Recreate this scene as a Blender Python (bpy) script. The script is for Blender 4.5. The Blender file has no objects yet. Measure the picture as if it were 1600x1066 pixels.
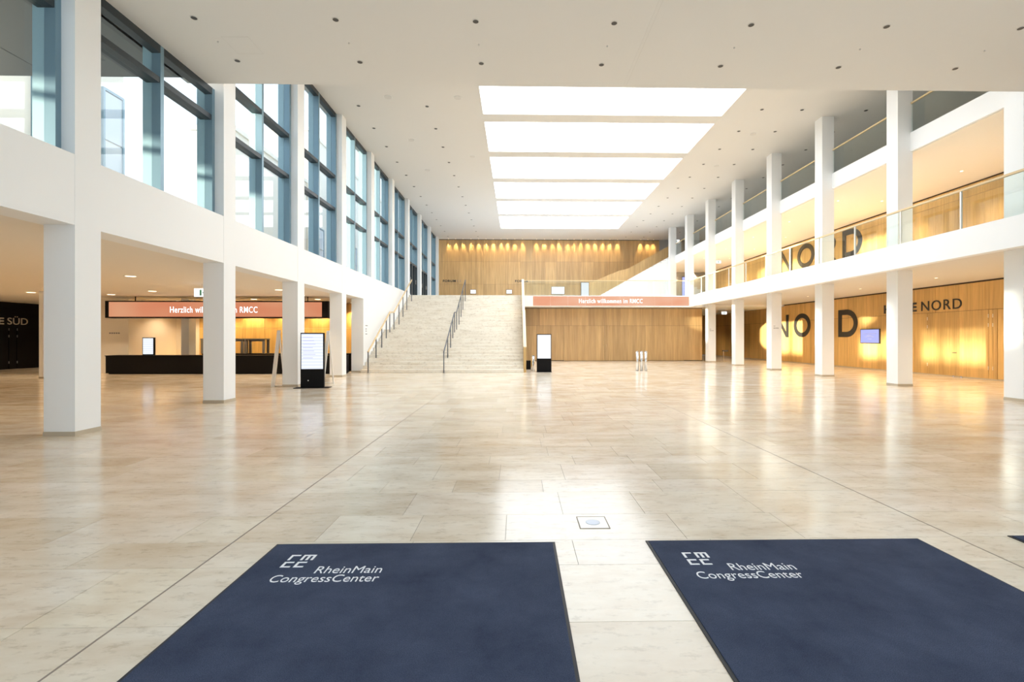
import bpy, bmesh, math, random
from mathutils import Vector, Matrix
random.seed(7)
scene = bpy.context.scene
COL = scene.collection
# ------------------------------------------------------------------ camera, sky, sun, exposure
cam_d = bpy.data.cameras.new('camera'); cam = bpy.data.objects.new('camera', cam_d); COL.objects.link(cam)
cam_d.sensor_width = 36.0; cam_d.lens = 770.0/1600*36
cam_d.shift_x = (800-824.3)/1600; cam_d.shift_y = -(533-528.5)/1600
cam_d.clip_start = .05; cam_d.clip_end = 500
cam.location = (0, 0, 1.6); cam.rotation_euler = (math.pi/2, 0, -.0198)
scene.camera = cam
scene.view_settings.view_transform = 'Standard'; scene.view_settings.look = 'None'
scene.view_settings.gamma = 1.0; scene.view_settings.use_curve_mapping = False
scene.view_settings.exposure = 0.72
world = bpy.data.worlds.new('sky'); scene.world = world; world.use_nodes = True
bgn = world.node_tree.nodes['Background']
bgn.inputs[0].default_value = (.76, .88, 1.0, 1); bgn.inputs[1].default_value = 1.5
SUN_DIR = Vector((1.0, .37, -.158)).normalized()
sun_d = bpy.data.lights.new('sun', 'SUN'); sun_d.energy = 15; sun_d.angle = .02; sun_d.color = (1, .86, .66)
sun = bpy.data.objects.new('sun', sun_d); COL.objects.link(sun)
sun.rotation_euler = SUN_DIR.to_track_quat('-Z', 'Y').to_euler(); sun.location = (-40, -10, 30)
scene.cycles.diffuse_bounces = 6; scene.cycles.glossy_bounces = 4
scene.cycles.max_bounces = 14; scene.cycles.transparent_max_bounces = 16
scene.cycles.caustics_reflective = False; scene.cycles.caustics_refractive = False
scene.cycles.sample_clamp_indirect = 6.0

# ------------------------------------------------------------------ materials
def mat(name, col, rough=.5, metal=0.0, spec=.5):
    m = bpy.data.materials.new(name); m.use_nodes = True
    b = m.node_tree.nodes['Principled BSDF']
    b.inputs['Base Color'].default_value = (*col, 1); b.inputs['Roughness'].default_value = rough
    b.inputs['Metallic'].default_value = metal; b.inputs['Specular IOR Level'].default_value = spec
    return m
def emis(name, col, s):
    m = bpy.data.materials.new(name); m.use_nodes = True; nt = m.node_tree
    nt.nodes.remove(nt.nodes['Principled BSDF'])
    e = nt.nodes.new('ShaderNodeEmission'); e.inputs[0].default_value = (*col, 1); e.inputs[1].default_value = s
    nt.links.new(e.outputs[0], nt.nodes['Material Output'].inputs[0])
    return m
def nd(nt, typ, **kw):
    n = nt.nodes.new(typ)
    for k, v in kw.items(): setattr(n, k, v)
    return n
def pos_noise(nt, scale, detail=4.0, rough=.55, noise_scale=1.0):
    g = nd(nt, 'ShaderNodeNewGeometry'); mp = nd(nt, 'ShaderNodeMapping')
    mp.inputs['Scale'].default_value = scale
    nt.links.new(g.outputs['Position'], mp.inputs[0])
    n = nd(nt, 'ShaderNodeTexNoise'); n.inputs['Scale'].default_value = noise_scale
    n.inputs['Detail'].default_value = detail; n.inputs['Roughness'].default_value = rough
    nt.links.new(mp.outputs[0], n.inputs['Vector'])
    return n
def ramp(nt, src, stops):
    r = nd(nt, 'ShaderNodeValToRGB'); el = r.color_ramp.elements
    while len(el) < len(stops): el.new(.5)
    for e, (p, c) in zip(el, stops): e.position = p; e.color = (*c, 1)
    nt.links.new(src, r.inputs[0]); return r
def mixc(nt, a, b, fac, mode='MIX'):
    m = nd(nt, 'ShaderNodeMix', data_type='RGBA', blend_type=mode)
    for sock, v in ((m.inputs['Factor'], fac), (m.inputs['A'], a), (m.inputs['B'], b)):
        if hasattr(v, 'links'): nt.links.new(v, sock)
        elif isinstance(v, (int, float)): sock.default_value = v
        else: sock.default_value = (*v, 1)
    return m.outputs['Result']

M = {}
M['white'] = mat('white_paint', (.85, .862, .865), .55)
M['ceil'] = mat('ceiling_paint', (.70, .685, .66), .8, spec=.2)
M['ceilwarm'] = mat('low_ceiling_warm_light', (.84, .79, .71), .8, spec=.2)  # warm light on the low ceilings is put into this colour
M['beige'] = mat('beige_wall', (.80, .73, .62), .7)
M['grey'] = mat('grey_wall', (.36, .35, .33), .7)
M['skirt'] = mat('stone_skirting', (.50, .43, .33), .35)
M['black'] = mat('black_lacquer', (.005, .004, .004), .6, spec=.15)
M['darkwall'] = mat('dark_brown_wall', (.008, .005, .004), .6, spec=.15)
M['gold'] = mat('pale_brass', (.60, .48, .30), .35, .6)
M['letter'] = mat('charcoal_letter', (.035, .032, .028), .5)
M['letterwhite'] = mat('white_print', (.85, .87, .9), .6)
M['steel'] = mat('brushed_steel', (.72, .72, .72), .22, 1.0)
M['darksteel'] = mat('dark_steel', (.10, .105, .12), .35, .7)
M['rail'] = mat('pale_oak_rail', (.66, .50, .28), .35)
M['post'] = mat('light_metal_post', (.82, .80, .76), .35, .2)
M['mullion'] = mat('blue_grey_aluminium', (.20, .31, .38), .35, .3)
M['mulldark'] = mat('dark_and_shaded_frame', (.035, .045, .052), .4, .2)  # door frames are dark; on transoms this colours in their shaded undersides
M['fin'] = mat('pale_blue_fin', (.42, .60, .68), .4)
M['canopy'] = mat('grey_canopy_metal', (.13, .14, .145), .5)
M['stonebld'] = mat('pale_limestone', (.86, .82, .74), .8)
M['tablegrey'] = mat('taupe_laminate', (.22, .20, .18), .5)
M['rubber'] = mat('black_rubber', (.02, .022, .028), .6)
M['hinge'] = mat('satin_hinge', (.85, .72, .5), .3, .6)
M['icon'] = mat('grey_print', (.22, .22, .23), .6)
M['recess'] = mat('downlight_recess', (.05, .045, .04), .5)
M['ring'] = mat('downlight_ring', (.62, .60, .57), .4, .3)
M['green'] = mat('exit_green', (.05, .35, .18), .5)
M['floorbox'] = mat('floor_box_stone', (.74, .70, .62), .2)
M['disc'] = mat('grey_metal_disc', (.38, .42, .50), .35, .3)
M['grout'] = mat('grout', (.26, .22, .17), .6)
M['joint'] = mat('expansion_joint', (.30, .25, .20), .6)
M['skyglow'] = emis('luminous_skylight', (.93, .97, 1.0), 3.2)
M['lamp'] = emis('lamp_glow', (1, .80, .52), 3.0)
M['led'] = None
M['signwhite'] = emis('sign_glow', (.95, .98, 1.0), 1.0)
M['text_led'] = emis('led_text_glow', (1, 1, 1), 1.3)
M['lav'] = emis('lavender_screen', (.42, .44, .85), .75)

def led():
    m = emis('peach_led', (.80, .29, .15), .52); nt = m.node_tree
    n = pos_noise(nt, (.5, .5, .9), 1.0)
    r = ramp(nt, n.outputs['Fac'], [(.3, (.80, .27, .14)), (.7, (.84, .40, .22))])
    nt.links.new(r.outputs[0], [x for x in nt.nodes if x.type == 'EMISSION'][0].inputs[0]); return m
M['led'] = led()
M['ledpale'] = led(); M['ledpale'].name = 'pale_peach_led'
for _n in M['ledpale'].node_tree.nodes:
    if _n.type == 'EMISSION': _n.inputs[1].default_value = .68
    if _n.type == 'VALTORGB':
        _n.color_ramp.elements[0].color = (.78, .36, .22, 1); _n.color_ramp.elements[1].color = (.82, .48, .33, 1)
def screen():
    m = emis('screen_glow', (1, 1, 1), .66); nt = m.node_tree
    g = nd(nt, 'ShaderNodeNewGeometry'); w = nd(nt, 'ShaderNodeTexWave', bands_direction='Z')
    w.inputs['Scale'].default_value = 3.2; w.inputs['Distortion'].default_value = .0
    nt.links.new(g.outputs['Position'], w.inputs['Vector'])
    r = ramp(nt, w.outputs['Fac'], [(.55, (.90, .93, 1.0)), (.95, (.74, .80, .98))])
    nt.links.new(r.outputs[0], [x for x in nt.nodes if x.type == 'EMISSION'][0].inputs[0]); return m
M['screen'] = screen()
M['screenplain'] = emis('screen_plain_glow', (.93, .95, 1.0), .66)

def wood(name, dark, light, rough=.38):
    m = mat(name, light, rough); nt = m.node_tree; b = nt.nodes['Principled BSDF']
    n = pos_noise(nt, (14, 14, .7), 5.0)
    n2 = pos_noise(nt, (3.2, 3.2, .12), 2.0)
    r = ramp(nt, n.outputs['Fac'], [(.30, dark), (.68, light)])
    r2 = ramp(nt, n2.outputs['Fac'], [(.35, (.86, .84, .80)), (.65, (1.08, 1.06, 1.02))])
    c = mixc(nt, r.outputs[0], r2.outputs[0], 1.0, 'MULTIPLY')
    oi = nd(nt, 'ShaderNodeObjectInfo')
    r3 = ramp(nt, oi.outputs['Random'], [(0, (.87, .85, .82)), (1, (1.08, 1.06, 1.03))])
    c2 = mixc(nt, c, r3.outputs[0], 1.0, 'MULTIPLY')
    nt.links.new(c2, b.inputs['Base Color'])
    return m
M['oak'] = wood('oak_veneer', (.56, .36, .13), (.72, .49, .20))
M['oakback'] = wood('oak_veneer_muted', (.48, .315, .14), (.61, .42, .21))
M['oakdark'] = mat('shadow_gap', (.05, .03, .015), .7)

def stone(name, c1, c2, c3, rough, scale=(1.3, 3.2, 3.0), speck=.5, coat=0.0):
    m = mat(name, c2, rough); nt = m.node_tree; b = nt.nodes['Principled BSDF']
    a = pos_noise(nt, scale, 6.0, .62)
    r = ramp(nt, a.outputs['Fac'], [(.30, c1), (.52, c2), (.75, c3)])
    s = pos_noise(nt, (7, 16, 12), 5.0, .7)
    rs = ramp(nt, s.outputs['Fac'], [(.36, (1-.55*speck, 1-.62*speck, 1-.70*speck)), (.46, (1, 1, 1))])
    c = mixc(nt, r.outputs[0], rs.outputs[0], .75, 'MULTIPLY')
    at = nd(nt, 'ShaderNodeAttribute', attribute_name='tint')
    c = mixc(nt, c, at.outputs['Color'], 1.0, 'MULTIPLY') if name == 'limestone_floor' else c
    nt.links.new(c, b.inputs['Base Color'])
    rr = ramp(nt, a.outputs['Fac'], [(.2, (rough*.7,)*3), (.8, (rough*1.4,)*3)])
    nt.links.new(rr.outputs[0], b.inputs['Roughness'])
    b.inputs['IOR'].default_value = 1.52; b.inputs['Coat Weight'].default_value = coat; b.inputs['Coat Roughness'].default_value = .06
    return m
M['floor'] = stone('limestone_floor', (.66, .55, .42), (.76, .68, .565), (.83, .77, .68), .165, speck=.38)
M['stair'] = stone('stair_limestone', (.68, .61, .50), (.79, .73, .63), (.84, .80, .71), .4, (1.2, 2.5, 5.0), .5)

def carpet():
    m = mat('navy_carpet', (.03, .045, .095), .95, spec=.15); nt = m.node_tree; b = nt.nodes['Principled BSDF']
    n = pos_noise(nt, (2.2, 2.2, 2.2), 6.0, .65)
    n2 = pos_noise(nt, (260, 260, 260), 2.0)
    r = ramp(nt, n.outputs['Fac'], [(.30, (.036, .047, .084)), (.70, (.068, .086, .138))])
    r2 = ramp(nt, n2.outputs['Fac'], [(.3, (.6, .6, .65)), (.7, (1.35, 1.35, 1.35))])
    nt.links.new(mixc(nt, r.outputs[0], r2.outputs[0], 1.0, 'MULTIPLY'), b.inputs['Base Color'])
    bp = nd(nt, 'ShaderNodeBump'); bp.inputs['Strength'].default_value = .5; bp.inputs['Distance'].default_value = .004
    nt.links.new(n2.outputs['Fac'], bp.inputs['Height']); nt.links.new(bp.outputs[0], b.inputs['Normal'])
    return m
M['carpet'] = carpet()
def glass(name, tint, ior=1.5, rough=0.0):
    m = bpy.data.materials.new(name); m.use_nodes = True; nt = m.node_tree
    nt.nodes.remove(nt.nodes['Principled BSDF'])
    t = nd(nt, 'ShaderNodeBsdfTransparent'); t.inputs[0].default_value = (*tint, 1)
    g = nd(nt, 'ShaderNodeBsdfGlossy'); g.inputs['Roughness'].default_value = rough; g.inputs[0].default_value = (1, 1, 1, 1)
    lw = nd(nt, 'ShaderNodeLayerWeight'); lw.inputs[0].default_value = .5
    pw = nd(nt, 'ShaderNodeMath', operation='POWER'); pw.inputs[1].default_value = 5.0
    ma = nd(nt, 'ShaderNodeMath', operation='MULTIPLY_ADD'); ma.inputs[1].default_value = .7; ma.inputs[2].default_value = ior
    nt.links.new(lw.outputs['Facing'], pw.inputs[0]); nt.links.new(pw.outputs[0], ma.inputs[0])
    mx = nd(nt, 'ShaderNodeMixShader')
    nt.links.new(ma.outputs[0], mx.inputs[0]); nt.links.new(t.outputs[0], mx.inputs[1]); nt.links.new(g.outputs[0], mx.inputs[2])
    nt.links.new(mx.outputs[0], nt.nodes['Material Output'].inputs[0]); return m
M['glass'] = glass('clear_glass', (.84, .87, .88), .03)
M['entryglass'] = glass('entrance_glass', (.97, .985, .985), .03)
M['railglass'] = glass('green_tinted_glass', (.94, .975, .96), .05)

# ------------------------------------------------------------------ builders
class MB:
    def __init__(s): s.v = []; s.f = []
    def box(s, x0, x1, y0, y1, z0, z1):
        n = len(s.v)
        s.v += [(x0,y0,z0),(x1,y0,z0),(x1,y1,z0),(x0,y1,z0),(x0,y0,z1),(x1,y0,z1),(x1,y1,z1),(x0,y1,z1)]
        s.f += [tuple(n+i for i in q) for q in ((0,3,2,1),(4,5,6,7),(0,1,5,4),(1,2,6,5),(2,3,7,6),(3,0,4,7))]
        return s
    def prism(s, pts, axis, a, b):
        # pts: 2D polygon; axis 'x': (y,z) extruded in x; 'y': (x,z) in y; 'z': (x,y) in z
        n = len(s.v); k = len(pts)
        def P(p, t): return {'x': (t, p[0], p[1]), 'y': (p[0], t, p[1]), 'z': (p[0], p[1], t)}[axis]
        s.v += [P(p, a) for p in pts] + [P(p, b) for p in pts]
        s.f += [tuple(range(n+k-1, n-1, -1)), tuple(range(n+k, n+2*k))]
        for i in range(k):
            j = (i+1) % k; s.f.append((n+i, n+j, n+k+j, n+k+i))
        return s
    def tube(s, p, q, r, seg=10, r2=None, cap=True):
        p, q = Vector(p), Vector(q); d = (q-p).normalized(); r2 = r if r2 is None else r2
        u = d.orthogonal().normalized(); w = d.cross(u); n = len(s.v)
        for c, rr in ((p, r), (q, r2)):
            for i in range(seg):
                a = 2*math.pi*i/seg; s.v.append(tuple(c + (u*math.cos(a)+w*math.sin(a))*rr))
        for i in range(seg):
            j = (i+1) % seg; s.f.append((n+i, n+j, n+seg+j, n+seg+i))
        if cap: s.f += [tuple(range(n+seg-1, n-1, -1)), tuple(range(n+seg, n+2*seg))]
        return s
    def lathe(s, prof, c=(0,0,0), seg=20):
        n = len(s.v); k = len(prof)
        for (r, z) in prof:
            for i in range(seg):
                a = 2*math.pi*i/seg; s.v.append((c[0]+r*math.cos(a), c[1]+r*math.sin(a), c[2]+z))
        for t in range(k-1):
            for i in range(seg):
                j = (i+1) % seg; s.f.append((n+t*seg+i, n+t*seg+j, n+(t+1)*seg+j, n+(t+1)*seg+i))
        s.f += [tuple(n+i for i in range(seg-1, -1, -1)), tuple(n+(k-1)*seg+i for i in range(seg))]
        return s
    def mesh(s, name, m):
        me = bpy.data.meshes.new(name); me.from_pydata(s.v, [], s.f); me.materials.append(m)
        bm = bmesh.new(); bm.from_mesh(me); bmesh.ops.recalc_face_normals(bm, faces=bm.faces); bm.to_mesh(me); bm.free()
        return me
    def build(s, name, m, parent=None, world=True, bevel=0):
        o = bpy.data.objects.new(name, s.mesh(name, m)); COL.objects.link(o)
        if parent: attach(o, parent, world)
        if bevel:
            bv = o.modifiers.new('bevel', 'BEVEL'); bv.width = bevel; bv.segments = 2; bv.limit_method = 'ANGLE'
        return o
def wloc(o):
    v = Vector(o.location)
    while o.parent: o = o.parent; v += Vector(o.location)
    return v
def attach(o, parent, world=True):
    o.parent = parent
    if world: o.location = -wloc(parent)
def B(*a): return MB().box(*a)
def tag(o, label=None, cat=None, group=None, kind=None):
    if label: o['label'] = label
    if cat: o['category'] = cat
    if group: o['group'] = group
    if kind: o['kind'] = kind
    return o
def root(name, label, cat, loc, group=None, kind=None, rz=0):
    o = bpy.data.objects.new(name, None); COL.objects.link(o); o.location = loc; o.rotation_euler = (0, 0, rz)
    o.empty_display_size = .2
    return tag(o, label, cat, group, kind)
def struct(name, mb, m, label):
    return tag(mb.build(name, m), label, name.split('_')[0], kind='structure')
def copy_tree(o, parent=None):
    c = o.copy(); COL.objects.link(c); c.parent = parent
    for ch in o.children: copy_tree(ch, c)
    return c
def smooth(o):
    for p in o.data.polygons: p.use_smooth = True
    return o
def text_mesh(name, body, m, bold=0.0, extrude=.0, spacing=1.0):
    cu = bpy.data.curves.new(name, 'FONT'); cu.body = body; cu.size = 1; cu.offset = bold; cu.extrude = extrude
    cu.space_character = spacing; cu.resolution_u = 4
    t = bpy.data.objects.new(name, cu); COL.objects.link(t)
    dg = bpy.context.evaluated_depsgraph_get(); dg.update()
    me = bpy.data.meshes.new_from_object(t.evaluated_get(dg)); bpy.data.objects.remove(t); bpy.data.curves.remove(cu)
    me.materials.clear(); me.materials.append(m); me.name = name
    return me
def text(name, body, m, parent, origin, xd, yd, width, height=None, bold=0.0, depth=.01, spacing=1.0):
    """text whose lower-left corner lies at origin, running along xd, up along yd; width/height in metres"""
    me = text_mesh(name, body, m, bold, .05, spacing)
    xs = [v.co.x for v in me.vertices]; ys = [v.co.y for v in me.vertices]
    sx = width/(max(xs)-min(xs)); sy = height/(max(ys)-min(ys)) if height else sx
    xd, yd = Vector(xd), Vector(yd); nrm = xd.cross(yd); o0 = Vector(origin); x0, y0 = min(xs), min(ys)
    for v in me.vertices:
        v.co = o0 + xd*((v.co.x-x0)*sx) + yd*((v.co.y-y0)*sy) + nrm*((v.co.z+.05)/.1*depth)
    o = bpy.data.objects.new(name, me); COL.objects.link(o)
    if parent: attach(o, parent)
    return o

# ------------------------------------------------------------------ key dimensions
S = 4.07; XL = -7.22; XG = -7.44; XGL = -7.62; W = .5
YL = lambda k: 8.18 + S*k
YR = lambda k: 12.05 + S*k
XR = 12.62; H1 = 7.7; H2 = 10.8; L1 = 4.45; L2 = 8.43; YB = 46.0; YBR = 33.0; XSP = 11.56; XRW = 18.0
SILL = 4.6; LOWC = 3.45; YF = -3.0; YEDGE = 11.95

# ------------------------------------------------------------------ floor
floor = struct('floor', B(-26.4, 18.3, YF, YB, -.25, -.004), M['grout'], 'polished cream limestone floor of the great hall')
courses = []; y = 1.45
fixed = [.44, .65, .57, .43, .70]     # courses read off the photograph (from the far side of row 5.54 m towards the camera)
ys = [5.56]
for d in fixed: ys.append(ys[-1]-d)
ys = sorted(ys); y = ys[0]
while y > .9: y -= .6; ys.insert(0, y)
y = ys[-1]; cyc = [.68, .45, .57, .62, .45, .68, .55]; i = 0
while y < 34.6: y += cyc[i % 7]; ys.append(y); i += 1
def pix(X, Y):
    c, s_ = math.cos(.0198), math.sin(.0198); d = X*s_+Y*c
    return 824.3+770*(X*c-Y*s_)/d, 528.5+770*1.6/d
tiles = []
JX = (-2.23, 3.52)
for a, b in zip(ys, ys[1:]):
    for (lo, hi) in ((-26.3, JX[0]), (JX[0], JX[1]), (JX[1], 18.0)):
        x = lo
        while x < hi-.01:
            w = random.choice((.75, .95, 1.1, 1.25, 1.45)); 
            if x == lo: w *= random.uniform(.35, 1)
            e = x+w
            if hi-e < .35: e = hi
            tiles.append((x, e, a, b)); x = e
def parea(t):
    x0, x1, y0, y1 = t
    if y0 < 1.2: return 0
    p = [pix(x0, y0), pix(x1, y0), pix(x1, y1), pix(x0, y1)]
    if max(q[0] for q in p) < 0 or min(q[0] for q in p) > 1600 or min(q[1] for q in p) > 1066: return 0
    return abs(sum(p[i][0]*p[(i+1) % 4][1]-p[(i+1) % 4][0]*p[i][1] for i in range(4)))/2
tiles.sort(key=parea, reverse=True)
def tint():
    r = random.random()
    if r < .12: return (.90, .86, .80)
    if r < .35: return (.955, .935, .90)
    k = random.uniform(.97, 1.05); return (k, k*random.uniform(.985, 1.0), k*random.uniform(.96, 1.0))
def tile_mesh(ts):
    mb = MB(); g = .0018; cols = []
    for (x0, x1, y0, y1) in ts:
        n = len(mb.v)
        mb.v += [(x0+g,y0+g,-.02),(x1-g,y0+g,-.02),(x1-g,y1-g,-.02),(x0+g,y1-g,-.02),(x0+g,y0+g,0),(x1-g,y0+g,0),(x1-g,y1-g,0),(x0+g,y1-g,0)]
        mb.f += [tuple(n+i for i in q) for q in ((4,5,6,7),(0,1,5,4),(1,2,6,5),(2,3,7,6),(3,0,4,7))]
        cols += [tint()]*8 if False else [None]*0
        c = tint(); cols += [c]*8
    me = bpy.data.meshes.new('tile'); me.from_pydata(mb.v, [], mb.f); me.materials.append(M['floor'])
    at = me.color_attributes.new('tint', 'FLOAT_COLOR', 'POINT')
    for i, c in enumerate(cols): at.data[i].color = (*c, 1)
    return me
FB = (.53, .77, 4.13, 4.39)
for t in tiles[:300]:
    o = bpy.data.objects.new('tile', tile_mesh([t])); COL.objects.link(o); o.parent = floor
rest = bpy.data.objects.new('far_tiles', tile_mesh(tiles[300:])); COL.objects.link(rest); rest.parent = floor; rest['kind'] = 'stuff'
for x in JX:
    B(x-.006, x+.006, .9, 33.5, -.003, .0012).build('expansion_joint', M['joint'], floor)
fb = root('floor_box', 'square stone floor box lid with round grey metal disc before the mats', 'floor box', ((FB[0]+FB[1])/2, (FB[2]+FB[3])/2, 0))
f = MB()
for a in ((FB[0]-.008, FB[0], FB[2]-.008, FB[3]+.008), (FB[1], FB[1]+.008, FB[2]-.008, FB[3]+.008), (FB[0], FB[1], FB[2]-.008, FB[2]), (FB[0], FB[1], FB[3], FB[3]+.008)): f.box(*a, 0, .004)
f.build('frame', M['joint'], fb); B(FB[0], FB[1], FB[2], FB[3], 0, .003).build('lid', M['floorbox'], fb)
MB().lathe([(.062, 0), (.062, .0045), (.055, .006)], (.65, 4.26, 0), 28).build('disc', M['disc'], fb)

# ------------------------------------------------------------------ ceilings, slabs
SK0, SK1, SKY0, SKYE = -1.42, 8.44, 12.4, 41.4
cl = MB().box(-7.9, SK0, YEDGE, YB, H2, H2+.5).box(SK1, 18.3, YEDGE, YB, H2, H2+.5).box(SK0, SK1, SKYE, YB, H2, H2+.5).box(SK0, SK1, YEDGE, SKY0, H2, H2+.5)
ceiling = struct('ceiling', cl, M['ceil'], 'high white main hall ceiling around the luminous skylight')
for k in range(2, 8):
    yc = YL(k)+W/2
    B(SK0, SK1, yc-.36, yc+.36, H2+.005, H2+.4).build('skylight_beam', M['ceil'], ceiling)
edges = [SKY0]+[YL(k)+W/2 for k in range(2, 8)]+[SKYE]
for i, (a, b) in enumerate(zip(edges, edges[1:])):
    a2 = a+.36 if i else a; b2 = b-.36 if i < 6 else b
    B(SK0, SK1, a2, b2, H2+.06, H2+.10).build('skylight_panel', M['skyglow'], ceiling)
fgc = struct('ceiling_front', B(-7.9, 18.3, YF, YEDGE, H1, H2+.5), M['ceil'], 'lower flat white ceiling over the entrance mats')
B(2.55, 2.69, YF, YEDGE-.1, H1-.006, H1+.01).build('seam_strip', M['ceil'], fgc)
B(2.615, 2.622, YF, YEDGE-.1, H1-.008, H1).build('seam_line', M['ring'], fgc)
hp = root('access_panel', 'faint square access panel in the entrance ceiling near the windows', 'ceiling panel', (-5.73, 10.38, H1-.004))
fr = MB()
for a in ((-6.0, -5.45, 10.08, 10.09), (-6.0, -5.45, 10.68, 10.69), (-6.0, -5.99, 10.09, 10.68), (-5.46, -5.45, 10.09, 10.68)): fr.box(*a, H1-.004, H1)
fr.build('frame', M['ring'], hp); B(-5.99, -5.46, 10.09, 10.68, H1-.003, H1).build('panel', M['ceil'], hp)
struct('ceiling_left', B(-26.4, XL-.54, YF, YBR, LOWC, 4.5), M['ceilwarm'], 'low warm ceiling over the reception side of the hall')
struct('ceiling_right', MB().box(XSP+.25, XRW+.3, YF, YBR, 3.85, L1), M['ceil'], 'low ceiling under the right hand gallery')
struct('trim_1', MB().box(XSP, XSP+.25, YF, YBR, 3.72, L1), M['white'], 'white fascia of the first floor gallery on the right')
struct('trim_2', MB().box(-7.7, XRW+.3, YBR, YB, 3.72, L1), M['white'], 'white first floor bridge slab at the back of the hall')
struct('trim_3', MB().box(XR+.42, XRW+.3, YF, YB, 7.8, L2), M['white'], 'white second floor slab edge behind the right pillars')
struct('ceiling_gallery', B(XR+.5, XRW+.3, YF, YB, 7.78, 7.80), M['ceilwarm'], 'warm ceiling above the first floor gallery on the right')

# ------------------------------------------------------------------ walls
XW = XL-.005
wl = MB().box(XL-.54, XW, YF, 23.2, LOWC, SILL).box(XL-.54, XW, 23.2, 33.2, 0, SILL).box(XL-.54, XL-.2, 33.2, YB, L1, SILL).box(XL-.54, XL-.2, YF, 0.3, SILL, H1)
struct('wall_left', wl, M['white'], 'white wall band below the tall windows on the left')
wb = struct('wall_back', MB().box(-7.8, 13.27, YB, YB+.3, L1, H2), M['oakdark'], 'oak panelled back wall of the upper floor')
struct('wall_back_side', MB().box(13.27, XRW+.3, YB, YB+.3, 0, H2).box(-7.8, 13.27, YB, YB+.3, 0, L1), M['grey'], 'grey end wall beyond the right pillars')
wr = struct('wall_right', B(XRW+.02, XRW+.3, YF, YB, 0, H2), M['oakdark'], 'oak panelled right wall behind the white pillars')
wk = struct('wall_back_low', MB().box(.4, 13.0, 34.52, 34.8, 0, 3.72).box(12.8, 13.0, 34.8, YB, 0, 3.72), M['oakdark'], 'oak panelled wall below the bridge with wide doors')
B(XRW-.01, XRW+.02, YF, YB, L2, H2).build('plaster_band', M['grey'], wr)
def panel_y(parent, y, x0, x1, z0, z1, m, name='panel', t=.02):   # facing -Y
    g = .005; return B(x0+g, x1-g, y-t, y, z0+g, z1-g).build(name, m, parent)
def panel_x(parent, x, y0, y1, z0, z1, m, name='panel', t=.02):   # facing -X
    g = .006; return B(x-t, x, y0+g, y1-g, z0+g, z1-g).build(name, m, parent)
xs = [-7.6, -6.61]
while xs[-1] < 13.2: xs.append(min(13.27, xs[-1]+1.14))
for a, b in zip(xs, xs[1:]):
    for z0, z1 in ((L1, 6.63), (6.63, 8.73), (8.73, H2-.06)): panel_y(wb, YB, a, b, z0, z1, M['oakback'])
xs = [.4, 1.5, 2.62, 3.75, 4.98, 6.08, 7.2, 8.32, 9.45, 10.58, 11.7, 13.0]
for a, b in zip(xs, xs[1:]): panel_y(wk, 34.52, a, b, 2.48, 3.68, M['oakback'])
for a, b in ((.4, 1.3), (1.3, 2.3), (2.3, 3.23), (11.7, 13.0)): panel_y(wk, 34.52, a, b, .04, 2.48, M['oakback'])
d1 = tag(root('door_1', 'wide pair of oak partition doors below the bridge', 'door', (6.1, 34.5, 0)), kind='structure')
for a, b in ((3.23, 6.09), (6.09, 8.96), (8.96, 11.7)): panel_y(d1, 34.52, a, b, .02, 2.48, M['oakback'], 'door_leaf', .045)
for x in (5.98, 6.2): MB().tube((x, 34.44, 1.0), (x, 34.44, 1.16), .012).tube((x, 34.48, 1.08), (x, 34.43, 1.08), .008).build('handle', M['steel'], d1)
panel_x(wr, XRW+.02, 17.51, 18.14, .05, 2.70, M['oak']); panel_x(wr, XRW+.02, 21.42, 22.03, .05, 2.70, M['oak'])
wbs = bpy.data.objects['wall_back_side']
for i in range(5): panel_y(wbs, YB, 13.27+i*.95, 13.27+(i+1)*.95, 0.05, 3.7, M['oak'])
n = 0; y = 9.6
while y < YB-.2:
    y1 = min(y+1.13, YB)
    if not (y1 > 18.2 and y < 21.35): panel_x(wr, XRW+.02, y, y1, .05, 2.70, M['oak'])
    panel_x(wr, XRW+.02, y, y1, 2.70, 3.79, M['oak'])
    panel_x(wr, XRW+.02, y, y1, L1, 7.25, M['oak']); panel_x(wr, XRW+.02, y, y1, 7.25, 7.72, M['oak'])
    y = y1
B(XRW-.02, XRW+.02, 8, YB, 0, .05).build('skirting', M['skirt'], wr)
d2 = tag(root('door_2', 'oak double door under the hall sign on the right wall', 'door', (XRW, 19.8, 0)), kind='structure')
for a, b, nm in ((21.28, 21.42, 'door_panel'), (19.74, 21.28, 'door_leaf'), (18.48, 19.74, 'door_leaf'), (18.3, 18.48, 'door_panel'), (18.14, 18.3, 'door_panel')):
    panel_x(d2, XRW+.02, a, b, .02, 2.70, M['oak'], nm, .035)
for yy in (21.28, 18.48, 18.3):
    for z in (.45, 2.1, 2.45): MB().tube((XRW-.025, yy, z-.07), (XRW-.025, yy, z+.07), .016).build('hinge', M['hinge'], d2)
MB().tube((XRW-.08, 19.86, 1.0), (XRW-.08, 19.98, 1.0), .012).tube((XRW-.08, 19.86, 1.0), (XRW-.01, 19.86, 1.0), .012).build('handle', M['darksteel'], d2)
for yy in (19.6, 19.95): MB().tube((XRW-.06, yy, 0), (XRW-.06, yy, .06), .03).build('door_stop', M['steel'], d2)

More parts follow.
